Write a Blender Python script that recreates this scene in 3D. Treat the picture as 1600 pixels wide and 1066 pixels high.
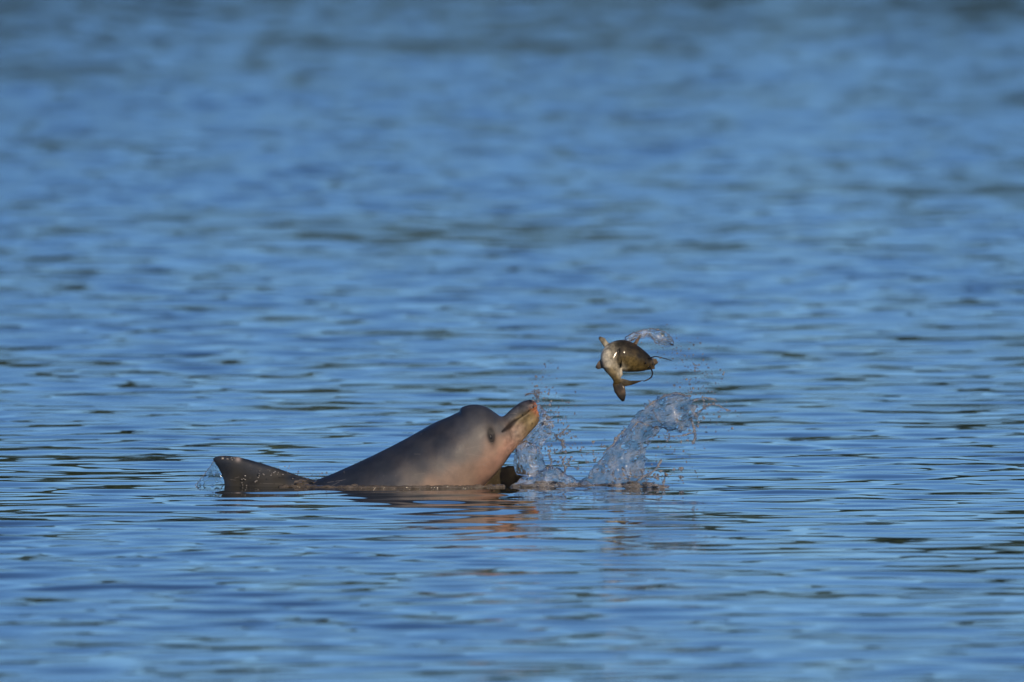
import bpy, bmesh, math, random
import numpy as np
from mathutils import Vector, noise

for o in list(bpy.data.objects):
    bpy.data.objects.remove(o)
scene = bpy.context.scene
COL = scene.collection
R = math.radians

# ------------------------------------------------------------------ camera
DIST, HGT = 90.0, 3.0                      # a 600 mm lens from a boat, dolphin 90 m away
FOC, SENS = 600.0, 23.5
PIX = (SENS / 1600.0) / FOC                # radians per photograph pixel
S = DIST * PIX                             # metres per photograph pixel at the dolphin
WL = 760.0                                 # photograph row of the waterline at the dolphin
cam_d = bpy.data.cameras.new('camera')
cam = bpy.data.objects.new('camera', cam_d)
COL.objects.link(cam)
cam_d.sensor_width = SENS
cam_d.lens = FOC
cam_d.clip_start = 1.0
cam_d.clip_end = 20000
cam.location = (0, -DIST, HGT)
tilt = math.atan(HGT / DIST) - math.atan((WL - 533) * PIX)
cam.rotation_euler = (R(90) - tilt, 0, 0)
cam_d.dof.use_dof = True
cam_d.dof.focus_distance = DIST
cam_d.dof.aperture_fstop = 5.0
scene.camera = cam

# ------------------------------------------------------------------ sky, sun, exposure
SUN_EL, SUN_AZ = 20.0, 158.0               # low sun behind the camera, a little to its right
world = bpy.data.worlds.new('World')
scene.world = world
world.use_nodes = True
wn = world.node_tree
for n in list(wn.nodes):
    wn.nodes.remove(n)
sky = wn.nodes.new('ShaderNodeTexSky')
sky.sky_type = 'NISHITA'
sky.sun_disc = False
sky.sun_elevation = R(SUN_EL)
sky.sun_rotation = R(SUN_AZ)
sky.air_density = 0.68
sky.dust_density = 0.0
sky.ozone_density = 7.0
bg = wn.nodes.new('ShaderNodeBackground')
bg.inputs['Strength'].default_value = 0.10
wout = wn.nodes.new('ShaderNodeOutputWorld')
wn.links.new(sky.outputs[0], bg.inputs[0])
wn.links.new(bg.outputs[0], wout.inputs[0])

sun_d = bpy.data.lights.new('sun', 'SUN')
sun_d.energy = 3.0
sun_d.angle = R(0.5)
sun_d.color = (1.0, 0.80, 0.58)
sun = bpy.data.objects.new('sun', sun_d)
COL.objects.link(sun)
sv = Vector((math.sin(R(SUN_AZ)) * math.cos(R(SUN_EL)), math.cos(R(SUN_AZ)) * math.cos(R(SUN_EL)), math.sin(R(SUN_EL))))
sun.rotation_euler = (-sv).to_track_quat('-Z', 'Y').to_euler()
sun.location = (0, -60, 40)

scene.view_settings.view_transform = 'Standard'
scene.view_settings.look = 'None'
scene.view_settings.exposure = -0.23
scene.view_settings.gamma = 1.0
scene.render.engine = 'CYCLES'
scene.cycles.max_bounces = 12
scene.cycles.transmission_bounces = 10

# ------------------------------------------------------------------ helpers
def P(px, py, d=0.0):
    """photograph pixel at the dolphin's plane (d = pixels away from the camera) -> metres"""
    return Vector(((px - 800) * S, d * S, (WL - py) * S))

def tag(o, label=None, cat=None, group=None, kind=None):
    if label: o['label'] = label
    if cat: o['category'] = cat
    if group: o['group'] = group
    if kind: o['kind'] = kind
    return o

def mesh_obj(name, verts, faces, mat, parent=None, smooth=True):
    me = bpy.data.meshes.new(name)
    me.from_pydata([tuple(v) for v in verts], [], faces)
    if smooth:
        me.polygons.foreach_set('use_smooth', [True] * len(me.polygons))
    me.materials.append(mat)
    o = bpy.data.objects.new(name, me)
    COL.objects.link(o)
    o.parent = parent
    return o

def empty(name, loc):
    o = bpy.data.objects.new(name, None)
    o.empty_display_size = 0.1
    o.location = loc
    COL.objects.link(o)
    return o

def smooth_path(pts, n):
    """Catmull-Rom through rows of numbers, n samples"""
    pts = np.array(pts, float)
    k = len(pts)
    ext = np.vstack([2 * pts[0] - pts[1], pts, 2 * pts[-1] - pts[-2]])
    out = []
    for t in np.linspace(0, k - 1, n):
        i = min(int(t), k - 2)
        f = t - i
        a, b, c, d = ext[i], ext[i + 1], ext[i + 2], ext[i + 3]
        out.append(0.5 * (2 * b + (c - a) * f + (2 * a - 5 * b + 4 * c - d) * f * f + (3 * b - a - 3 * c + d) * f ** 3))
    return np.array(out)

class Geo:
    def __init__(self):
        self.v, self.f = [], []
    def rings(self, rings, caps=True):
        base, n = len(self.v), len(rings[0])
        for r in rings:
            self.v += [Vector(p) for p in r]
        for i in range(len(rings) - 1):
            for j in range(n):
                a = base + i * n + j
                b = base + i * n + (j + 1) % n
                self.f.append((a, b, b + n, a + n))
        if caps:
            self.f.append(tuple(base + j for j in reversed(range(n))))
            self.f.append(tuple(base + (len(rings) - 1) * n + j for j in range(n)))
    def profile(self, secs, n=40, samples=90, power=2.0, round_top=1.0):
        """secs rows: top px,py, bottom px,py, half width px, depth px"""
        rows = smooth_path(secs, samples)
        rr = []
        for tx, ty, bx, by, w, d in rows:
            T, B = P(tx, ty, d), P(bx, by, d)
            c, h = (T + B) / 2, (T - B) / 2
            ring = []
            for j in range(n):
                a = 2 * math.pi * j / n
                ca, sa = math.cos(a), math.sin(a)
                ca = math.copysign(abs(ca) ** (2 / power), ca)
                sa = math.copysign(abs(sa) ** (2 / power), sa)
                ring.append(c + h * ca + Vector((0, -max(w, .3) * S * sa, 0)))
            rr.append(ring)
        self.rings(rr)
    def tube(self, pts, n=10, samples=40, wob=0.0, seed=0):
        """pts rows: px,py,d,radius px"""
        rows = smooth_path(pts, samples)
        ps = [P(*r[:3]) for r in rows]
        rr = []
        for i, p in enumerate(ps):
            t = (ps[min(i + 1, len(ps) - 1)] - ps[max(i - 1, 0)])
            if t.length < 1e-9: t = Vector((1, 0, 0))
            t.normalize()
            up = Vector((0, 1, 0)) if abs(t.y) < .9 else Vector((1, 0, 0))
            a1 = t.cross(up).normalized()
            a2 = t.cross(a1)
            rad = max(rows[i][3], .15) * S
            ring = []
            for j in range(n):
                a = 2 * math.pi * j / n
                k = 1 + wob * noise.noise(p * 60 + Vector((seed, a * .4, 0)))
                ring.append(p + (a1 * math.cos(a) + a2 * math.sin(a)) * rad * k)
            rr.append(ring)
        self.rings(rr)
    def ball(self, c, r, sub=1, squash=(1, 1, 1), jit=0.0):
        bm = bmesh.new()
        bmesh.ops.create_icosphere(bm, subdivisions=sub, radius=1)
        base = len(self.v)
        sd = Vector((random.random() * 50,) * 3)
        for v in bm.verts:
            k = 1 + jit * noise.noise(v.co * 1.5 + sd)
            self.v.append(Vector(c) + Vector((v.co.x * squash[0], v.co.y * squash[1], v.co.z * squash[2])) * r * k)
        for f in bm.faces:
            self.f.append(tuple(base + v.index for v in f.verts))
        bm.free()
    def plate(self, outline, thick, nrm_fn=None, d0=0.0):
        """fin: outline rows px,py,d ; thickness px at the centre, thin at the rim"""
        pts = [P(*p) for p in outline]
        c = sum(pts, Vector()) / len(pts)
        n = Vector()
        for i in range(len(pts)):
            n += (pts[i] - c).cross(pts[(i + 1) % len(pts)] - c)
        n.normalize()
        rings = []
        for s, k in ((-1, .02), (-1, .45), (-.85, .75), (-.4, 1.0), (.4, 1.0), (.85, .75), (1, .45), (1, .02)):
            rings.append([c + (p - c) * k + n * (s * thick * S * .5) for p in pts])
        self.rings(rings)
    def build(self, name, mat, parent=None):
        return mesh_obj(name, self.v, self.f, mat, parent)

def apply_mods(o):
    dg = bpy.context.evaluated_depsgraph_get()
    me = bpy.data.meshes.new_from_object(o.evaluated_get(dg))
    old = o.data
    o.modifiers.clear()
    o.data = me
    bpy.data.meshes.remove(old)
    me.polygons.foreach_set('use_smooth', [True] * len(me.polygons))
    return o

def remesh(o, voxel, smooth_it=6, factor=.5):
    m = o.modifiers.new('remesh', 'REMESH')
    m.mode = 'VOXEL'
    m.voxel_size = voxel
    m.use_smooth_shade = True
    s = o.modifiers.new('smooth', 'SMOOTH')
    s.iterations = smooth_it
    s.factor = factor
    return apply_mods(o)

def shepard(X, ctrl, pw=3.0, soft=30.0):
    """pigment by control points: rows px,py,r,g,b"""
    ctrl = np.array(ctrl, float)
    d2 = ((X[:, None, :] - ctrl[None, :, :2]) ** 2).sum(2) + soft
    w = d2 ** (-pw / 2)
    w /= w.sum(1, keepdims=True)
    return w @ ctrl[:, 2:5]

def vcol(o, rgb, name='pigment'):
    me = o.data
    at = me.color_attributes.new(name, 'FLOAT_COLOR', 'POINT')
    buf = np.ones((len(me.vertices), 4), np.float32)
    buf[:, :3] = rgb
    at.data.foreach_set('color', buf.ravel())

def world_xy(o):
    n = len(o.data.vertices)
    co = np.empty(n * 3, np.float32)
    o.data.vertices.foreach_get('co', co)
    co = co.reshape(-1, 3)
    return co

def mat_new(name):
    m = bpy.data.materials.new(name)
    m.use_nodes = True
    nt = m.node_tree
    return m, nt, nt.nodes['Principled BSDF']

def noise_node(nt, scale, detail=4, rough=.55, vec=None, dist=0.0):
    n = nt.nodes.new('ShaderNodeTexNoise')
    n.inputs['Scale'].default_value = scale
    n.inputs['Detail'].default_value = detail
    n.inputs['Roughness'].default_value = rough
    n.inputs['Distortion'].default_value = dist
    if vec is None:
        tc = nt.nodes.new('ShaderNodeTexCoord')
        vec = tc.outputs['Object']
    nt.links.new(vec, n.inputs['Vector'])
    return n

def bump(nt, bs, height, strength, dist):
    b = nt.nodes.new('ShaderNodeBump')
    b.inputs['Strength'].default_value = strength
    b.inputs['Distance'].default_value = dist
    nt.links.new(height, b.inputs['Height'])
    nt.links.new(b.outputs[0], bs.inputs['Normal'])

def ramp(nt, fac, stops):
    r = nt.nodes.new('ShaderNodeValToRGB')
    e = r.color_ramp.elements
    while len(e) < len(stops): e.new(.5)
    for i, (p, c) in enumerate(stops):
        e[i].position = p
        e[i].color = (*c, 1)
    nt.links.new(fac, r.inputs[0])
    return r

# ------------------------------------------------------------------ materials
def m_river():
    m, nt, b = mat_new('river_water')
    n = noise_node(nt, .35, 3)
    r = ramp(nt, n.outputs[0], [(.3, (.020, .026, .022)), (.7, (.034, .036, .026))])
    nt.links.new(r.outputs[0], b.inputs['Base Color'])
    # wind-ruffled further out: ripples too fine for the mesh
    tc = nt.nodes.new('ShaderNodeTexCoord'); sx = nt.nodes.new('ShaderNodeSeparateXYZ')
    nt.links.new(tc.outputs['Object'], sx.inputs[0])
    mr = nt.nodes.new('ShaderNodeMapRange'); mr.interpolation_type = 'SMOOTHSTEP'
    mr.inputs[1].default_value = 10; mr.inputs[2].default_value = 75; mr.inputs[3].default_value = .03; mr.inputs[4].default_value = .085
    nt.links.new(sx.outputs['Y'], mr.inputs[0]); nt.links.new(mr.outputs[0], b.inputs['Roughness'])
    b.inputs['IOR'].default_value = 1.333
    return m

def m_skin():
    m, nt, b = mat_new('dolphin_skin')
    a = nt.nodes.new('ShaderNodeVertexColor'); a.layer_name = 'pigment'
    n1 = noise_node(nt, 14, 5, .6)
    n2 = noise_node(nt, 90, 3, .6)
    r1 = ramp(nt, n1.outputs[0], [(.28, (.68, .69, .72)), (.72, (1.25, 1.2, 1.14))])
    mx = nt.nodes.new('ShaderNodeMix'); mx.data_type = 'RGBA'; mx.blend_type = 'MULTIPLY'; mx.inputs[0].default_value = 1
    nt.links.new(a.outputs[0], mx.inputs[6]); nt.links.new(r1.outputs[0], mx.inputs[7])
    # pale scratches
    w = nt.nodes.new('ShaderNodeTexVoronoi'); w.feature = 'DISTANCE_TO_EDGE'; w.inputs['Scale'].default_value = 9
    tc = nt.nodes.new('ShaderNodeTexCoord')
    mp = nt.nodes.new('ShaderNodeMapping'); mp.inputs['Scale'].default_value = (.35, 1, 1.6); mp.inputs['Rotation'].default_value = (0, .6, 0)
    nt.links.new(tc.outputs['Object'], mp.inputs[0]); nt.links.new(mp.outputs[0], w.inputs['Vector'])
    lt = nt.nodes.new('ShaderNodeMath'); lt.operation = 'LESS_THAN'; lt.inputs[1].default_value = .006
    nt.links.new(w.outputs['Distance'], lt.inputs[0])
    gt = nt.nodes.new('ShaderNodeMath'); gt.operation = 'GREATER_THAN'; gt.inputs[1].default_value = .57
    nt.links.new(n1.outputs[0], gt.inputs[0])
    ml = nt.nodes.new('ShaderNodeMath'); ml.operation = 'MULTIPLY'
    nt.links.new(lt.outputs[0], ml.inputs[0]); nt.links.new(gt.outputs[0], ml.inputs[1])
    m3 = nt.nodes.new('ShaderNodeMath'); m3.operation = 'MULTIPLY'; m3.inputs[1].default_value = .4
    nt.links.new(ml.outputs[0], m3.inputs[0])
    mx2 = nt.nodes.new('ShaderNodeMix'); mx2.data_type = 'RGBA'
    nt.links.new(m3.outputs[0], mx2.inputs[0]); nt.links.new(mx.outputs[2], mx2.inputs[6])
    mx2.inputs[7].default_value = (.34, .31, .29, 1)
    nt.links.new(mx2.outputs[2], b.inputs['Base Color'])
    rr = nt.nodes.new('ShaderNodeMapRange'); rr.inputs[1].default_value = .3; rr.inputs[2].default_value = .6; rr.inputs[3].default_value = .30; rr.inputs[4].default_value = .68
    nt.links.new(n1.outputs[0], rr.inputs[0]); nt.links.new(rr.outputs[0], b.inputs['Roughness'])
    b.inputs['IOR'].default_value = 1.36
    b.inputs['Coat Weight'].default_value = .04
    b.inputs['Coat Roughness'].default_value = .22
    b.inputs['Coat IOR'].default_value = 1.33
    bump(nt, b, n2.outputs[0], .16, .004)
    return m

def m_fish():
    m, nt, b = mat_new('catfish_skin')
    a = nt.nodes.new('ShaderNodeVertexColor'); a.layer_name = 'pigment'
    n1 = noise_node(nt, 55, 5, .65)
    r1 = ramp(nt, n1.outputs[0], [(.36, (.42, .42, .40)), (.66, (1.4, 1.35, 1.2))])
    mx = nt.nodes.new('ShaderNodeMix'); mx.data_type = 'RGBA'; mx.blend_type = 'MULTIPLY'; mx.inputs[0].default_value = 1
    nt.links.new(a.outputs[0], mx.inputs[6]); nt.links.new(r1.outputs[0], mx.inputs[7])
    nt.links.new(mx.outputs[2], b.inputs['Base Color'])
    b.inputs['Roughness'].default_value = .55
    b.inputs['Specular IOR Level'].default_value = .2
    b.inputs['Coat Weight'].default_value = .3
    b.inputs['Coat Roughness'].default_value = .12
    n2 = noise_node(nt, 160, 3)
    bump(nt, b, n2.outputs[0], .3, .003)
    return m

def m_plain(name, col, rough=.3):
    m, nt, b = mat_new(name)
    n = noise_node(nt, 40, 3)
    r = ramp(nt, n.outputs[0], [(.3, tuple(c * .75 for c in col)), (.7, tuple(c * 1.2 for c in col))])
    nt.links.new(r.outputs[0], b.inputs['Base Color'])
    b.inputs['Roughness'].default_value = rough
    return m

def m_splash(name, col, trans, bs=70, bst=.5):
    m, nt, b = mat_new(name)
    n = noise_node(nt, bs, 4, .6)
    n0 = noise_node(nt, 24, 3, .6)
    r = ramp(nt, n0.outputs[0], [(.3, tuple(c * .8 for c in col)), (.7, col)])
    nt.links.new(r.outputs[0], b.inputs['Base Color'])
    mr = nt.nodes.new('ShaderNodeMapRange')
    mr.inputs[1].default_value = .35; mr.inputs[2].default_value = .65
    mr.inputs[3].default_value = trans + .1; mr.inputs[4].default_value = trans - .15
    nt.links.new(n0.outputs[0], mr.inputs[0])
    nt.links.new(mr.outputs[0], b.inputs['Transmission Weight'])
    b.inputs['Roughness'].default_value = .06
    b.inputs['IOR'].default_value = 1.333
    bump(nt, b, n.outputs[0], bst, .006)
    return m

def m_leaf():
    m, nt, b = mat_new('forest_leaves')
    n = noise_node(nt, .12, 5)
    r = ramp(nt, n.outputs[0], [(.3, (.026, .055, .036)), (.7, (.050, .088, .048))])
    nt.links.new(r.outputs[0], b.inputs['Base Color'])
    b.inputs['Roughness'].default_value = .8
    return m

def m_mud():
    m, nt, b = mat_new('bank_mud')
    n = noise_node(nt, .4, 5)
    r = ramp(nt, n.outputs[0], [(.3, (.05, .04, .028)), (.7, (.09, .075, .05))])
    nt.links.new(r.outputs[0], b.inputs['Base Color'])
    b.inputs['Roughness'].default_value = .9
    return m

M_RIVER, M_SKIN, M_FISH = m_river(), m_skin(), m_fish()
M_SHEET = m_splash('splash_sheet_water', (.86, .86, .86), .95, 55, .2)
M_CLEAR = m_splash('clear_film_water', (.95, .95, .95), .93, 40, .12)
M_FILM = m_splash('thin_film_water', (.97, .97, .97), 1.15, 40, .03)
M_GLINT = m_plain('sun_glint_bead', (.35, .33, .31), .12)  # opaque pale colour in place of sun glints on the fin
M_DROP = m_splash('muddy_spray_water', (.74, .70, .65), .78, 90, .25)
M_CHURN = m_splash('churned_river_water', (.34, .29, .235), .55, 60, .2)
M_EYE = m_plain('dark_eye', (.006, .006, .008), .45)
M_BARB = m_plain('barbel_black', (.02, .017, .014), .35)
M_LEAF, M_MUD = m_leaf(), m_mud()

# ------------------------------------------------------------------ river
def wave_field(X, Y, DX, DY):
    """sum of small wind ripples; each fades out where the local mesh is too coarse for it"""
    rng = np.random.default_rng(7)
    Z = np.zeros_like(X)
    gust = (1 + .20 * np.sin(X * .55 + .11 * Y + 1.0) * np.sin(Y * .21 + .3) + .16 * np.sin(.23 * Y - .8 * X + 2.2)
            + .14 * np.sin(.9 * X + .47 * Y))
    bands = [(.13, .20, 26, .011), (.20, .34, 26, .020), (.34, .6, 24, .021), (.6, 1.1, 20, .014), (1.1, 2.2, 14, .006), (2.5, 6, 10, .001)]
    gust *= 1 - .10 * np.clip(X / 1.6, -1, 1)
    var, tot = np.full_like(X, 1e-9), 0.0
    for lo, hi, n, slope in bands:
        for i in range(n):
            lam = math.exp(rng.uniform(math.log(lo), math.log(hi)))
            th = rng.normal(0, .48 if lam < .4 else .65) + math.pi / 2 + .25
            k = 2 * math.pi / lam
            kx, ky = k * math.cos(th), k * math.sin(th)
            a = slope * math.sqrt(2.0 / n) / k
            cell = np.maximum(DX * abs(kx), DY * abs(ky)) / (2 * math.pi)      # cells per wave
            fade = np.clip(1.6 - cell * 4.5, 0, 1)
            var += fade ** 2 * slope ** 2 / n; tot += slope ** 2 / n
            ph = rng.uniform(0, 2 * math.pi)
            Z += a * fade * (gust if lam < 1.2 else 1) * (1 if lam < .6 else 1 - .6 * np.clip((Y - 20) / 50, 0, 1)) * np.sin(kx * X + ky * Y + ph)
    # keep the mean slope where the shortest ripples are left out
    return Z * np.clip(np.sqrt(tot / var), 1, 1.25) * (.84 + .85 * np.clip((Y - 4) / 70, 0, 1) + .14 * np.clip((-2 - Y) / 5, 0, 1))   # a fresher breeze further out

def build_river():
    # rows: dense from the near edge of the picture to well behind it, then coarser to the far bank
    ys = [-19.0]
    while ys[-1] < 118:
        d = ys[-1] + DIST
        ys.append(ys[-1] + .034 * (d / 90) ** 1.5)
    dense_n = len(ys)
    step = .12
    while ys[-1] < 470:
        step *= 1.12; ys.append(ys[-1] + min(step, 12))
    ys += [900, 2500, 6000]
    front = [-19.0]; step = .05
    while front[-1] > -130:
        step *= 1.15; front.append(front[-1] - min(step, 8))
    front += [-400, -2000, -6000]
    ys = np.array(front[:0:-1] + ys)
    # columns: even across the picture and its margins, then growing outwards
    u = np.linspace(-1, 1, 331)
    out = []; x = 1.0; st = 2 / 330
    while x < 40:
        st *= 1.22; x += st; out.append(x)
    out += [150, 900, 4000]
    out = np.array(out)
    us = np.concatenate([-out[::-1], u, out])
    scale = .0196 * np.clip(ys + DIST, 55, 215) * 1.32
    X = us[None, :] * scale[:, None]
    Y = np.repeat(ys[:, None], len(us), 1)
    DX = np.abs(np.gradient(X, axis=1)); DY = np.abs(np.gradient(Y, axis=0))
    Z = wave_field(X, Y, DX, DY)
    # water pushed aside by the animal: a calmer, slightly swollen patch along its near side
    px = X / S + 800
    g = np.exp(-((px - 640) / 260) ** 2) * np.exp(-((Y + .35) / .55) ** 2)
    Z *= (1 - .2 * g)
    nr, nc = X.shape
    co = np.stack([X, Y, Z], -1).reshape(-1, 3).astype(np.float32)
    me = bpy.data.meshes.new('river')
    me.vertices.add(nr * nc)
    me.vertices.foreach_set('co', co.ravel())
    i = np.arange(nr * nc).reshape(nr, nc)
    q = np.stack([i[:-1, :-1], i[:-1, 1:], i[1:, 1:], i[1:, :-1]], -1).reshape(-1, 4)
    me.loops.add(q.size); me.polygons.add(len(q))
    me.loops.foreach_set('vertex_index', q.ravel().astype(np.int32))
    me.polygons.foreach_set('loop_start', np.arange(0, q.size, 4, dtype=np.int32))
    me.polygons.foreach_set('loop_total', np.full(len(q), 4, np.int32))
    me.polygons.foreach_set('use_smooth', np.ones(len(q), bool))
    me.update(calc_edges=True)
    me.materials.append(M_RIVER)
    o = bpy.data.objects.new('river', me)
    COL.objects.link(o)
    tag(o, 'rippled blue river water stretching across the whole view', 'water', kind='structure')
    return o
build_river()

# ------------------------------------------------------------------ far bank and its forest (beyond the frame, mirrored in the ripples)
FBY = 400.0
def build_far_bank():
    xs = np.linspace(-700, 700, 141)
    prof = [(-14, -1.2), (-4, -.2), (0, .5), (6, 1.6), (30, 2.5), (90, 3.5)]
    v, f = [], []
    for x in xs:
        off = 9 * noise.noise(Vector((x * .012, 3, 0)))
        for dy, z in prof:
            v.append((x, FBY + dy + off, z + .5 * noise.noise(Vector((x * .05, dy * .1, 1)))))
    n = len(prof)
    for i in range(len(xs) - 1):
        for j in range(n - 1):
            a = i * n + j
            f.append((a, a + n, a + n + 1, a + 1))
    o = mesh_obj('river_bank', v, f, M_MUD)
    tag(o, 'low muddy far bank of the river', 'bank', kind='structure')
    random.seed(5)
    bm = bmesh.new(); bmesh.ops.create_icosphere(bm, subdivisions=2, radius=1)
    bv = np.array([v.co for v in bm.verts]); bf = np.array([[v.index for v in f.verts] for f in bm.faces]); bm.free()
    rng = np.random.default_rng(3)
    V, F, base = [], [], 0
    for i in range(1150):
        x = rng.uniform(-680, 680); dy = rng.uniform(2, 40)
        h = rng.uniform(11.5, 18) * (1 + .15 * noise.noise(Vector((x * .05, 0, 9))))
        for k in range(4):
            c = np.array([x + rng.normal(0, 2.4), FBY + dy + rng.normal(0, 2) + 9 * noise.noise(Vector((x * .012, 3, 0))), 2 + h * (.28 + .2 * k) + rng.normal(0, .7)])
            r = rng.uniform(2.2, 4.2)
            k2 = 1 + .35 * rng.standard_normal(len(bv))[:, None] * .6
            V.append(bv * k2 * r * np.array([1, 1, .8]) + c); F.append(bf + base); base += len(bv)
    V = np.concatenate(V); F = np.concatenate(F)
    me = bpy.data.meshes.new('forest'); me.from_pydata(V.tolist(), [], F.tolist()); me.materials.append(M_LEAF)
    o = bpy.data.objects.new('forest', me); COL.objects.link(o)
    tag(o, 'dark green riverside forest on the far bank', 'forest', kind='stuff')
build_far_bank()

# ------------------------------------------------------------------ dolphin
def build_dolphin():
    g = Geo()
    # trunk, head and upper beak: top px,py  bottom px,py  half width  depth
    g.profile([
        (100, 902, 100, 914, 7, 0), (150, 890, 152, 914, 9, 0), (230, 850, 232, 908, 20, 0), (310, 800, 318, 893, 38, 0), (380, 773, 392, 893, 54, 0),
        (450, 764, 466, 900, 64, 0), (500, 748, 545, 890, 68, 0), (545, 729, 615, 868, 69, 0), (590, 708, 672, 836, 68, 0),
        (635, 685, 718, 800, 66, 0), (674, 663, 750, 766, 62, 0), (701, 651, 773, 742, 57, 0),
        (713, 645, 783, 731, 55, 0), (721, 636.5, 790, 722, 52, 0), (739, 632, 798, 710, 47, 0), (758, 635, 803, 696, 40, 0), (774, 645, 806, 683, 30, 0),
        (785, 651, 806, 672, 20, 0), (797, 641, 812, 661, 15, 0), (811, 630, 824, 649, 14, 0), (823, 625, 834, 642, 13, 0), (832, 625, 839, 638, 11, 0), (837, 628, 840, 635, 7, 0)],
        n=56, samples=150, power=2.15)
    # lower jaw
    g.profile([(762, 668, 780, 724, 34, 0), (782, 672, 805, 703, 27, 0), (800, 663, 817, 689, 20, 0), (815, 653, 830, 674, 17, 0), (827, 646, 839, 664, 14, 0), (836, 641, 843, 655, 10, 0), (840, 641, 843, 649, 6, 0)],
              n=32, samples=40)
    # dorsal fin, tip swept back over the tail
    fin = []
    for t in np.linspace(0, 1, 22):
        lead = smooth_path([(492, 752), (450, 737), (410, 724), (375, 714.5), (350, 711.5), (338, 713), (332, 716)], 22)
        trail = smooth_path([(352, 800), (351.5, 770), (349, 754), (345, 741), (338.5, 729), (332, 720)], 22)
        i = int(round(t * 21))
        a, b = lead[i], trail[i]
        ring = []
        wdt = 13 * (1 - t) ** .8 + 2.3
        for j in range(28):
            an = 2 * math.pi * j / 28
            s = (1 + math.cos(an)) / 2
            # blade section: blunt leading edge, thin trailing edge
            q = b + (a - b) * s
            th = wdt * math.sin(an) * (0.30 + .9 * s ** .8)
            ring.append(P(q[0], q[1], th * .8))
        fin.append(ring)
    g.rings(fin)
    # base of the fin inside the back
    g.profile([(500, 752, 498, 800, 16, 0), (455, 742, 455, 800, 18, 0), (400, 745, 400, 800, 16, 0), (352, 768, 352, 800, 9, 0)], n=20, samples=30)
    # flippers: the far one lifts out of the water ahead of the chest
    for side in (1, -1):
        if side > 0:
            tip, root = [(826, 743, 70), (800, 729, 62), (770, 735, 40), (735, 745, 20)], [(826, 746, 70), (806, 760, 66), (775, 785, 44), (720, 800, 20)]
        else:
            tip, root = [(600, 880, -120), (640, 860, -110), (690, 830, -80), (715, 800, -40)], [(600, 883, -120), (610, 890, -112), (640, 880, -80), (655, 850, -40)]
        A, B = smooth_path(tip, 26), smooth_path(root, 26)
        rr = []
        for i in range(26):
            t = i / 25
            ring = []
            for j in range(24):
                an = 2 * math.pi * j / 24
                s = (1 + math.cos(an)) / 2
                q = B[i] + (A[i] - B[i]) * s
                p = P(*q)
                ring.append(p + Vector((0, math.sin(an) * (1.8 + 6 * t) * S * (.35 + s), 0)))
            rr.append(ring)
        g.rings(rr)
    # flukes, flat under water
    for side in (1, -1):
        g.plate([(165, 902, 0), (140, 905, side * 25), (95, 912, side * 75), (62, 918, side * 105), (60, 918, side * 100), (78, 914, side * 45), (88, 910, 0)], 7)
    body = g.build('body', M_SKIN)
    remesh(body, .0042, 8, .5)
    co = world_xy(body)
    px = co[:, 0] / S + 800; py = WL - co[:, 2] / S
    X = np.stack([px, py], 1)
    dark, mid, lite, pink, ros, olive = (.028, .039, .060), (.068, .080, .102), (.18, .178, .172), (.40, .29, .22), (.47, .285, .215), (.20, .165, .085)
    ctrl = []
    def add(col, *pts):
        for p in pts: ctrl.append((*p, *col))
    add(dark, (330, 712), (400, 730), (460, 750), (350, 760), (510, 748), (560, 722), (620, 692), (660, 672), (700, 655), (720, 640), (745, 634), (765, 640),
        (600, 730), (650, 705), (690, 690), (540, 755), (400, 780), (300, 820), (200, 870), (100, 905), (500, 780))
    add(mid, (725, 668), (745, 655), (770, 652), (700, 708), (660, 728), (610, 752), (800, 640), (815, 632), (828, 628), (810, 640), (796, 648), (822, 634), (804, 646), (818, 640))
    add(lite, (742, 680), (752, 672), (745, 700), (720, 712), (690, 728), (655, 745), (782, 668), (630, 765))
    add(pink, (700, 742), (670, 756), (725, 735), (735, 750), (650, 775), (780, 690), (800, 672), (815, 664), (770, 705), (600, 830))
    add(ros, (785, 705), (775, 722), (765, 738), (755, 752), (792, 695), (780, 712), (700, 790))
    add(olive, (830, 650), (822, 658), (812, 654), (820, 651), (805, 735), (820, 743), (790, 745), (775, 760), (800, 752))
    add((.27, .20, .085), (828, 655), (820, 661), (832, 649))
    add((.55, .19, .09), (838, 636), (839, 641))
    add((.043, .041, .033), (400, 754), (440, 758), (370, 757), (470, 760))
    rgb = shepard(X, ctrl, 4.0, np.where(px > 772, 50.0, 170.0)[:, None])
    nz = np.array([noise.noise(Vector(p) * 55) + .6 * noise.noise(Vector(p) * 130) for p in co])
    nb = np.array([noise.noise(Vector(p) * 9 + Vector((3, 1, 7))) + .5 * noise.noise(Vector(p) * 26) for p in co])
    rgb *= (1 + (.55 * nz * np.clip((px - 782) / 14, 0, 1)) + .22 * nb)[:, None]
    # mouth gap shade painted as a dark line from jaw tip to corner
    line = smooth_path([(836, 634), (822, 647), (806, 657), (796, 665), (785, 673)], 60)
    dd = np.min(np.hypot(px[:, None] - line[None, :, 0], py[:, None] - line[None, :, 1]), 1)
    wl = np.interp(px, [780, 786, 797, 812, 836], [.2, 1.8, 4.6, 1.0, .5])
    k = np.clip((1.6 - dd / wl) * np.interp(px, [800, 815, 836], [1, .7, .45]), 0, 1)[:, None] * (px > 780)[:, None]
    rgb = rgb * (1 - k * .92) + np.array((.02, .015, .012)) * k * .92
    # dark eye patch
    ex, ey = px - 767.5, py - 679
    k = np.clip(1.9 * np.exp(-((ex - .12 * ey) / 6.0) ** 2 - (ey / 13) ** 2), 0, 1)[:, None]
    rgb = rgb * (1 - k * .93) + np.array((.004, .006, .010)) * k * .93
    # pale spot near the fin tip
    k = np.exp(-((px - 372) / 4.0) ** 2 - ((py - 717) / 4.0) ** 2)[:, None]
    rgb = rgb * (1 - k) + np.array((.45, .40, .38)) * k
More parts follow.
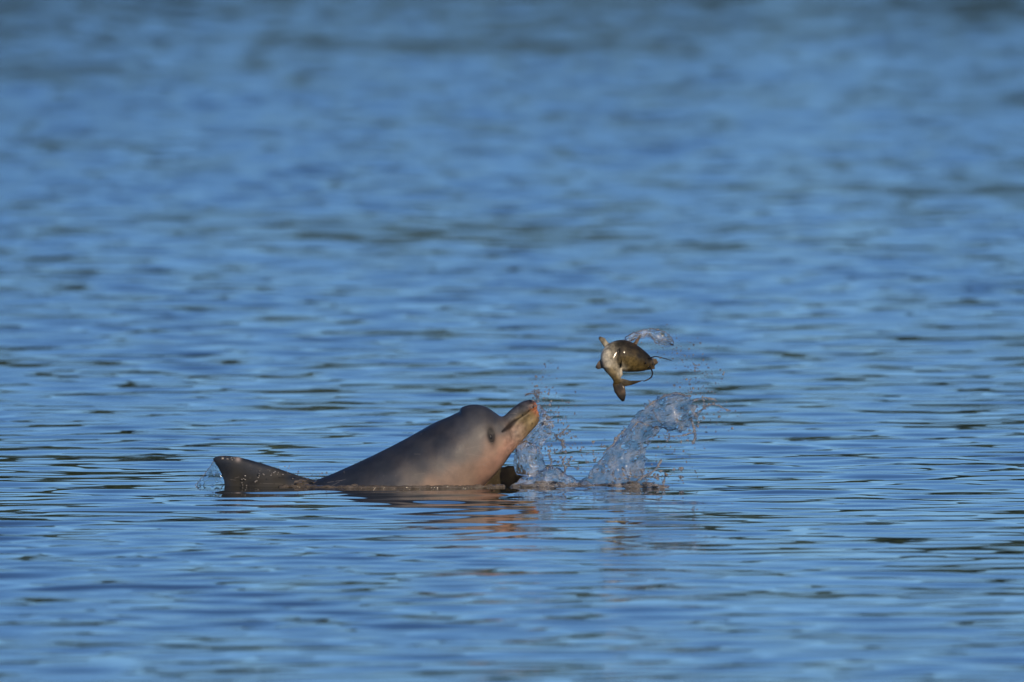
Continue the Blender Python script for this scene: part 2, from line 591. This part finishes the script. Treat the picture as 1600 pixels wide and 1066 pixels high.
    # the far flipper is olive brown
    tx = np.interp(py, [690, 726, 744, 766, 800], [804, 784, 767, 750, 712])
    k = np.clip((px - tx - 1.0) / 3.0, 0, 1)[:, None] * (py > 708)[:, None]
    rgb = rgb * (1 - k) + np.array((.055, .043, .022)) * k
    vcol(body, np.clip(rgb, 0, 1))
    # press the mouth line and eye socket into the surface
    me = body.data
    nn = np.empty(len(me.vertices) * 3, np.float32); me.vertices.foreach_get('normal', nn); nn = nn.reshape(-1, 3)
    co -= nn * (np.exp(-(dd / 1.6) ** 2) * (px > 783) * 1.2 * S)[:, None]
    # blowhole crease behind the melon
    kk = np.exp(-((px - 716) / 3.0) ** 2 - ((py - 641) / 6) ** 2)
    co -= nn * (kk * 2.2 * S)[:, None]
    me.vertices.foreach_set('co', co.ravel()); me.update()
    root = empty('dolphin', (P(450, WL)))
    tag(root, 'grey dolphin with pinkish belly and dark dorsal fin lifting its head from the water', 'dolphin')
    body.parent = root; body.matrix_parent_inverse = root.matrix_basis.inverted()
    for side in (-1, 1):
        e = Geo()
        # half-width of the head at the eye
        sel = (np.abs(px - 767) < 3) & (np.abs(py - 681) < 3) & (np.sign(co[:, 1]) == side)
        yy = abs(float(co[sel, 1].mean())) if sel.any() else 30 * S
        e.ball(Vector((P(766, 682).x, side * (yy - 2.6 * S), P(766, 682).z)), 5.0 * S, 3, (.8, .7, 1.25))
        eo = e.build('eye', M_EYE, root); eo.matrix_parent_inverse = root.matrix_basis.inverted()
    return root
build_dolphin()

# ------------------------------------------------------------------ catfish in the air
def build_fish():
    g = Geo()
    # spine rows: px,py,depth, radius up-down, radius across, twist
    sp = smooth_path([(1019, 574, 8, 5, 6), (1012, 569, 6, 12, 11), (1000, 564, 4, 18, 16.5), (985, 559, 0, 23, 20), (970, 555, -5, 24.5, 21), (958, 557, -11, 20, 17),
                      (955, 568, -17, 15, 13), (959, 580, -20, 10, 9.5), (963, 590, -21, 6.5, 6), (965, 598, -21, 6, 3.5)], 70)
    ps = [P(*r[:3]) for r in sp]
    rr = []
    for i, p in enumerate(ps):
        t = (ps[min(i + 1, 69)] - ps[max(i - 1, 0)]).normalized()
        y = Vector((0, 1, 0))
        a1 = t.cross(y).normalized()
        a2 = a1.cross(t).normalized()
        rr.append([p + a1 * math.cos(2 * math.pi * j / 36) * sp[i][3] * S + a2 * math.sin(2 * math.pi * j / 36) * sp[i][4] * S for j in range(36)])
    g.rings(rr)
    # forked tail
    g.plate([(961, 590, -21), (957, 600, -21), (960, 612, -22), (967, 622, -23), (972, 627, -23), (976, 626, -23), (978, 616, -23), (977, 606, -22), (971, 594, -21)], 3.2)
    g.plate([(966, 590, -21), (968, 600, -21), (977, 603, -22), (987, 601, -23), (998, 597, -24), (1007, 593, -25), (996, 594, -24), (984, 594, -23), (974, 591, -22)], 3.0)
    # fins: pectoral spines, pelvic, adipose, dorsal spine
    g.plate([(948, 547, -4), (942, 539, -3), (935, 529, -2), (937, 525, -2), (945, 528, -2), (949, 534, -3), (957, 540, -4)], 3.2)
    g.plate([(947, 556, -10), (938, 561, -12), (933, 567, -13), (930, 574, -14), (934, 577, -14), (941, 575, -13), (951, 579, -12)], 2.8)
    g.plate([(1008, 562, 12), (1017, 559, 14), (1026, 561, 16), (1029, 567, 17), (1023, 572, 16), (1024, 577, 17), (1018, 578, 15), (1010, 574, 12)], 2.0)
    g.plate([(986, 540, 0), (992, 533, 0), (1000, 522, 1), (1003, 523, 1), (998, 533, 0), (994, 541, 0)], 3.2)
    g.plate([(972, 575, -16), (973, 585, -17), (970, 590, -18), (966, 586, -18), (966, 574, -17)], 3.0)
    body = g.build('body', M_FISH)
    remesh(body, .0017, 4, .5)
    co = world_xy(body)
    px = co[:, 0] / S + 800; py = WL - co[:, 2] / S
    cream, grey, dark, gold, brown, blk, ros = (.72, .68, .58), (.32, .29, .22), (.022, .02, .016), (.17, .125, .045), (.06, .045, .022), (.010, .008, .006), (.24, .165, .115)
    ctrl = []
    def add(col, *pts):
        for p in pts: ctrl.append((*p, *col))
    add(cream, (943, 552), (947, 562), (945, 545), (950, 550), (950, 568), (972, 575), (970, 584))
    add((.26, .21, .12), (954, 578), (958, 586), (960, 578))
    add(grey, (957, 545), (958, 558), (955, 538), (960, 570), (940, 533), (966, 572))
    add(dark, (965, 538), (975, 536), (985, 540), (997, 545), (1008, 556), (1015, 564), (967, 548), (1000, 553))
    add(gold, (980, 566), (990, 570), (1000, 576), (975, 560), (1010, 575), (964, 590), (990, 560), (962, 596), (985, 578))
    add(brown, (963, 602), (959, 598), (968, 612), (1003, 566), (1012, 570), (970, 605), (968, 598), (985, 598), (995, 596), (975, 552), (965, 562), (990, 550), (1005, 583))
    add(blk, (974, 624), (962, 614), (970, 618), (958, 604), (966, 608), (976, 618), (936, 527), (932, 575))
    add(ros, (940, 568), (996, 530), (971, 610))
    add((.13, .10, .07), (1026, 570), (1022, 566), (1024, 576))
    rgb = shepard(np.stack([px, py], 1), ctrl, 4.0)
    # gill cover edge and the belly crease where the tail folds down
    me = body.data
    nn = np.empty(len(me.vertices) * 3, np.float32); me.vertices.foreach_get('normal', nn); nn = nn.reshape(-1, 3)
    for line, wd, dp in (([(967, 545), (966, 556), (967, 568)], 1.6, 1.6),):
        ln = smooth_path(line, 40)
        dd = np.min(np.hypot(px[:, None] - ln[None, :, 0], py[:, None] - ln[None, :, 1]), 1)
        k = np.exp(-(dd / wd) ** 2) * (co[:, 1] < 2 * S)
        co -= nn * (k * dp * S)[:, None]
        rgb *= (1 - .4 * k)[:, None]  # shade of the tail fold darkened into the colour
    me.vertices.foreach_set('co', co.ravel()); me.update()
    vcol(body, np.clip(rgb, 0, 1))
    root = empty('catfish', P(985, 583))
    tag(root, 'curled brown catfish with cream belly and forked tail tossed in mid air', 'fish')
    body.parent = root; body.matrix_parent_inverse = root.matrix_basis.inverted()
    for pts in ([(1015, 572, -8, 1.2), (1019, 580, -14, 1.1), (1018, 588, -20, 1.0), (1011, 593, -24, 1.0), (1005, 595, -25, .8)],
                [(1013, 560, -6, 1.1), (1024, 557, -10, .9), (1036, 559, -14, .8), (1050, 563, -16, .5)]):
        t = Geo(); t.tube(pts, 8, 30)
        o = t.build('barbel', M_BARB, root); o.matrix_parent_inverse = root.matrix_basis.inverted()
    e = Geo(); e.ball(P(1009, 567, -11.5), 1.5 * S, 2)
    o = e.build('eye', M_EYE, root); o.matrix_parent_inverse = root.matrix_basis.inverted()
build_fish()

# ------------------------------------------------------------------ splashes
def sheet(g_name, left, right, nu, nv, mat, parent, bulge, d0, seed, thick=3.0, rag=3.0, hole=.42, lump=2.5, hole_from=.0):
    """torn sheet of water between two edge lines (px,py); bulges towards the camera"""
    L, Rr = smooth_path(left, nv), smooth_path(right, nv)
    sd = Vector((seed * 3.1, seed * 1.7, seed))
    v, idx = [], {}
    keep = np.ones((nv, nu), bool)
    for i in range(nv):
        t = i / (nv - 1)
        for j in range(nu):
            u = j / (nu - 1)
            q = L[i] + (Rr[i] - L[i]) * u
            edge = (1 - abs(2 * u - 1)) ** .5
            n3 = Vector((q[0] * .05, q[1] * .05, 0)) + sd
            rx = rag * (1 - edge) * 1.6 * (noise.noise(n3 * 2.2) + .6 * noise.noise(n3 * 6))
            rz = rag * (1 - edge) * 1.6 * noise.noise(n3 * 3 + Vector((9, 9, 9)))
            dd = d0 - bulge * math.sin(math.pi * u) + lump * (2 * noise.noise(n3 * 1.4) + noise.noise(n3 * 4.5) + .5 * noise.noise(n3 * 10))
            v.append(P(q[0] + rx, q[1] + rz, dd))
            h = noise.noise(n3 * 3.6 + Vector((4, 7, 2))) + .5 * noise.noise(n3 * 9)
            if t > hole_from and h > hole + .35 * edge * (1 - .4 * t): keep[i, j] = False
    f = []
    for i in range(nv - 1):
        for j in range(nu - 1):
            if keep[i, j]:
                a = i * nu + j
                f.append((a, a + 1, a + nu + 1, a + nu))
    o = mesh_obj(g_name, v, f, mat, None)
    s = o.modifiers.new('solid', 'SOLIDIFY'); s.thickness = thick * S; s.offset = 0
    sm = o.modifiers.new('smooth', 'SMOOTH'); sm.iterations = 2; sm.factor = .5
    b = o.modifiers.new('sub', 'SUBSURF'); b.levels = 1; b.render_levels = 1
    apply_mods(o)
    bm = bmesh.new(); bm.from_mesh(o.data)
    loose = [x for x in bm.verts if not x.link_faces]
    bmesh.ops.delete(bm, geom=loose, context='VERTS')
    bm.to_mesh(o.data); bm.free()
    if parent:
        o.parent = parent; o.matrix_parent_inverse = parent.matrix_basis.inverted()
    return o

def strands(name, lines, mat, parent, wob=.9, seed=0):
    """ligaments of water, beaded and uneven, each a part of its own"""
    rng = random.Random(seed)
    for k, l in enumerate(lines):
        rows = smooth_path(l, 44)
        sd = rng.random() * 90
        for i, r in enumerate(rows):
            t = i * .33
            r[0] += 1.5 * noise.noise(Vector((t, sd, 0))); r[1] += 1.5 * noise.noise(Vector((t, sd, 5)))
            r[3] *= .30 + .75 * abs(noise.noise(Vector((t * 1.3, sd, 9)))) * 2.0
        g = Geo()
        g.tube(rows, 9, 88, wob * .5, seed + k * 7)
        o = g.build(name, mat)
        o.parent = parent; o.matrix_parent_inverse = parent.matrix_basis.inverted()

def churn(name, spots, mat, parent, seed):
    """lumpy turbulent water heaped on the surface: rows px0,px1,depth,height,count"""
    random.seed(seed)
    g = Geo()
    for x0, x1, d, h, n in spots:
        for i in range(n):
            x = random.uniform(x0, x1)
            e = 1 - abs(2 * (x - x0) / (x1 - x0) - 1) ** 2
            r = random.uniform(1.6, 4.2)
            z = random.uniform(-2, h * e)
            g.ball(P(x, WL - z, d + random.uniform(-10, 10)), r * S, 2, (random.uniform(1.2, 3.2), random.uniform(1, 2.4), random.uniform(.4, .8)), .6)
    o = g.build(name, mat)
    remesh(o, .0028, 2, .5)
    if parent:
        o.parent = parent; o.matrix_parent_inverse = parent.matrix_basis.inverted()
    return o

def droplets(name, clouds, mat, label, seed):
    """clouds rows: centre px,py, spread x,y, slope, count, rmin, rmax"""
    random.seed(seed)
    g = Geo()
    for cx, cy, sx, sy, n, r0, r1 in clouds:
        for i in range(int(n * 1.6)):
            x, y = random.gauss(cx, sx), random.gauss(cy, sy)
            if y > WL - 2: continue
            r = 1.0 * (r0 + (r1 - r0) * random.random() ** 3)
            st = random.uniform(.7, 1.7)
            g.ball(P(x, y, random.gauss(0, 26)), r * S, 1, (random.uniform(.7, 1.8), 1, st), .9)
    o = g.build(name, mat)
    tag(o, label, 'spray', kind='stuff')
    return o

# the tall curved column thrown up beside the fish
sp = empty('water_splash', P(960, WL))
tag(sp, 'tall curved sheet of splashing water rising below the catfish', 'splash', 'splashes around the dolphin')
sheet('water_sheet', [(900, 762), (925, 732), (945, 706), (968, 678), (988, 655), (1008, 634), (1030, 619), (1062, 614)],
      [(1012, 762), (1010, 742), (1008, 718), (1014, 694), (1034, 672), (1066, 674), (1086, 655), (1092, 632)], 60, 110, M_SHEET, sp, 22, 4, 1, 1.4, 5.0, .26, 1.6, .12)
strands('water_strand', [
    [(942, 710, -4, 1), (955, 697, -6, 2.6), (968, 680, -6, 2.4), (978, 668, -6, .8)],
    [(1000, 645, -6, .8), (1022, 628, -6, 2), (1050, 615, -4, 2.8), (1068, 617, -4, 2.6), (1080, 623, -4, 1)],
    [(1078, 652, 0, 3), (1084, 668, -2, 3.6), (1086, 684, -2, 3.4), (1082, 694, -2, 2)],
    [(1084, 650, 0, 3), (1100, 638, 2, 2), (1112, 632, 3, 2.6), (1124, 634, 4, 1.6), (1138, 642, 4, 2.2), (1142, 641, 4, 1)],
    [(1084, 626, 0, 2), (1098, 622, 2, 1.6), (1112, 623, 3, 2.2), (1120, 628, 3, 1)],
    [(1084, 676, 0, 2.4), (1062, 681, -2, 1.6), (1042, 681, -2, 1.2), (1034, 676, -2, .8)],
    [(990, 756, -14, 3), (1005, 745, -14, 2.6), (1022, 735, -14, 2.2), (1032, 722, -14, 2.4), (1034, 717, -14, 1.2)],
    [(1036, 762, -10, 2), (1038, 750, -10, 2.4), (1040, 742, -10, 1.6), (1037, 736, -10, 1.2)],
    [(985, 672, -12, 1.4), (998, 660, -14, 1.8), (1012, 664, -12, 1.4), (1028, 668, -10, 2.0)],
    [(1020, 640, -12, 1.2), (1026, 652, -14, 1.8), (1036, 664, -12, 1.6)]], M_DROP, sp, 1.0, 3)
churn('churned_water', [(905, 1040, -16, 4, 70), (960, 1030, -20, 9, 30)], M_DROP, sp, 4)

# low collar of splash in front of the chest
sc = empty('water_splash', P(860, WL))
tag(sc, 'low ragged splash with a clear dome against the dolphin throat', 'splash', 'splashes around the dolphin')
sheet('water_sheet', [(806, 742), (802, 724), (803, 708), (810, 694), (822, 688)], [(856, 748), (853, 730), (848, 714), (842, 700), (832, 692)], 34, 34, M_CLEAR, sc, 20, -6, 2, 3, 3, .6, 3.2, .4)
sheet('water_sheet', [(815, 700), (822, 680), (834, 660), (838, 645), (842, 632)], [(846, 706), (852, 690), (864, 672), (862, 656), (850, 640)], 24, 34, M_CLEAR, sc, 6, 8, 5, 2.2, 4, .22, 3, .0)
sheet('water_sheet', [(790, 764), (808, 752), (826, 741), (846, 733), (860, 729)], [(950, 764), (930, 757), (908, 750), (886, 742), (872, 730)], 60, 26, M_SHEET, sc, 16, -10, 8, 2, 4, .36, 3, .2)
churn('churned_water', [(800, 960, -22, 6, 80), (830, 880, -20, 14, 30)], M_DROP, sc, 6)
strands('water_strand', [
    [(820, 618, 0, 1.2), (827, 615, 0, 1.6), (836, 616, 0, 1.2)],
    [(856, 734, -8, 2), (862, 722, -8, 2.6), (858, 712, -8, 2), (860, 704, -8, 1)],
    [(876, 744, -8, 2), (884, 734, -8, 2.6), (880, 722, -8, 2), (884, 712, -8, 1)],
    [(868, 682, -4, 1.4), (878, 676, -4, 2.6), (886, 668, -4, 1.6), (890, 664, -4, .8)],
    [(866, 676, 2, 1), (872, 686, 2, 2.2), (882, 690, 2, 1.6)],
    [(878, 705, 0, 1), (880, 695, 0, 2.2), (878, 686, 0, 1)]], M_DROP, sc, 1.0, 31)

# wet ridge of brown water along the flank
sr = empty('water_splash', P(600, WL))
tag(sr, 'brown churned ridge of water along the flank of the dolphin', 'splash', 'splashes around the dolphin')
def ridge(path, parent, seed, n=6, rad=4.2):
    """continuous lip of pushed-up water following the waterline of the animal: rows px, depth"""
    random.seed(seed)
    g = Geo()
    for k in range(n):
        rows = []
        base = smooth_path(path, 60)
        sd = random.random() * 80
        off = random.uniform(-5, 3)
        for x, d in base:
            t = x * .035
            rows.append((x, WL - .5 + 1.5 * k / n - 1.6 * noise.noise(Vector((t * 2.1, sd, 3))), d + off + 4 * noise.noise(Vector((t, sd, 6))),
                         rad * (.45 + 1.1 * abs(noise.noise(Vector((t * 1.7, sd, 1))))) ))
        g.tube(rows, 10, 240, .7, seed + k)
    o = g.build('churned_water', M_CHURN)
    remesh(o, .0026, 3, .5)
    o.parent = parent; o.matrix_parent_inverse = parent.matrix_basis.inverted()
ridge([(470, -20), (510, -46), (560, -65), (620, -72), (680, -70), (730, -57), (762, -38), (788, -14)], sr, 3)
ridge([(436, -18), (462, -22), (490, -24), (520, -40), (560, -58)], sr, 14, 4, 4.2)
churn('churned_water', [(452, 512, -14, 10, 36)], M_CHURN, sr, 9)

# thin film trailing from the fin tip
sf = empty('water_splash', P(330, WL))
tag(sf, 'thin clear triangle of water trailing off the tip of the dorsal fin', 'splash', 'splashes around the dolphin')
sheet('water_sheet', [(304, 761), (311, 752), (319, 741), (327, 730), (334, 720)], [(354, 764), (349, 756), (345, 745), (340, 734), (336, 722)], 20, 26, M_FILM, sf, 2, 0, 12, .8, 2.0, .22, .4, .1)
strands('water_strand', [[(303, 761, 0, 1.0), (312, 750, 0, .8), (322, 737, 0, .8), (335, 720, 0, .7)]], M_DROP, sf, .4, 55)

# arc of water flung off above the fish
sa = empty('water_splash', P(1015, 535))
tag(sa, 'small arc of water flung off above the catfish back', 'splash', 'splashes around the dolphin')
sheet('water_sheet', [(972, 532), (982, 524), (996, 518), (1012, 515), (1030, 515), (1046, 524), (1054, 534)], [(984, 536), (992, 532), (1002, 528), (1014, 527), (1026, 536), (1040, 541), (1052, 540)],
      18, 60, M_CLEAR, sa, 5, 0, 15, 2.6, 2.5, .34, 2.2, .0)
strands('water_strand', [[(1014, 520, -3, 1.2), (1020, 528, -3, 2.2), (1027, 537, -3, 1.6), (1036, 530, -3, 1.4), (1048, 534, -3, 1)],
                         [(975, 530, 0, .8), (990, 521, 0, 1.0), (1010, 515, 0, 1.0), (1028, 515, 0, 1.2), (1040, 519, 0, .8)]], M_DROP, sa, .9, 77)

droplets('spray_droplets', [(845, 625, 12, 28, 60, .5, 1.6), (868, 665, 16, 28, 110, .5, 2.2), (885, 715, 30, 18, 110, .5, 2.2), (860, 580, 14, 12, 14, .5, 1.3), (838, 615, 3, 6, 40, .6, 2.2), (828, 616, 5, 2, 10, .5, 1.4)], M_DROP,
         'fine muddy droplets scattered around the dolphin beak and throat', 21)
droplets('spray_droplets', [(1085, 640, 30, 20, 110, .5, 2.0), (1040, 690, 26, 20, 70, .5, 1.8), (1000, 742, 34, 8, 120, .6, 2.4), (1100, 600, 18, 16, 30, .5, 1.4), (940, 725, 22, 16, 60, .5, 1.8)], M_DROP,
         'muddy droplets thrown off the tall curved splash', 22)
droplets('spray_droplets', [(1070, 555, 24, 14, 50, .45, 1.4), (1085, 582, 20, 12, 40, .45, 1.7), (1040, 530, 12, 8, 30, .45, 1.2)], M_DROP,
         'light sprinkle of droplets in the air beside the catfish', 23)
droplets('spray_droplets', [(480, 742, 16, 5, 40, .4, 1.2), (410, 742, 26, 10, 26, .4, .9)], M_DROP,
         'few droplets clinging around the dorsal fin', 24)

# pale beads added to stand for sun glints on the wet dorsal fin
random.seed(77)
g = Geo()
for i in range(46):
    if i < 14: x, y = random.uniform(344, 366), random.gauss(716, 1.5)
    else:
        x = random.uniform(376, 452); y = 752 - .30 * (x - 376) * .9 + random.gauss(0, 4)
    th = 4 + 7 * max(0, min(1, (y - 712) / 45))
    g.ball(P(x, y, -th - .5), random.uniform(.5, 1.5) * S, 1, (1.3, .8, .8), .4)
o = g.build('spray_droplets', M_GLINT)
tag(o, 'pale beads standing for sun glints on the side of the dorsal fin', 'spray', kind='stuff')
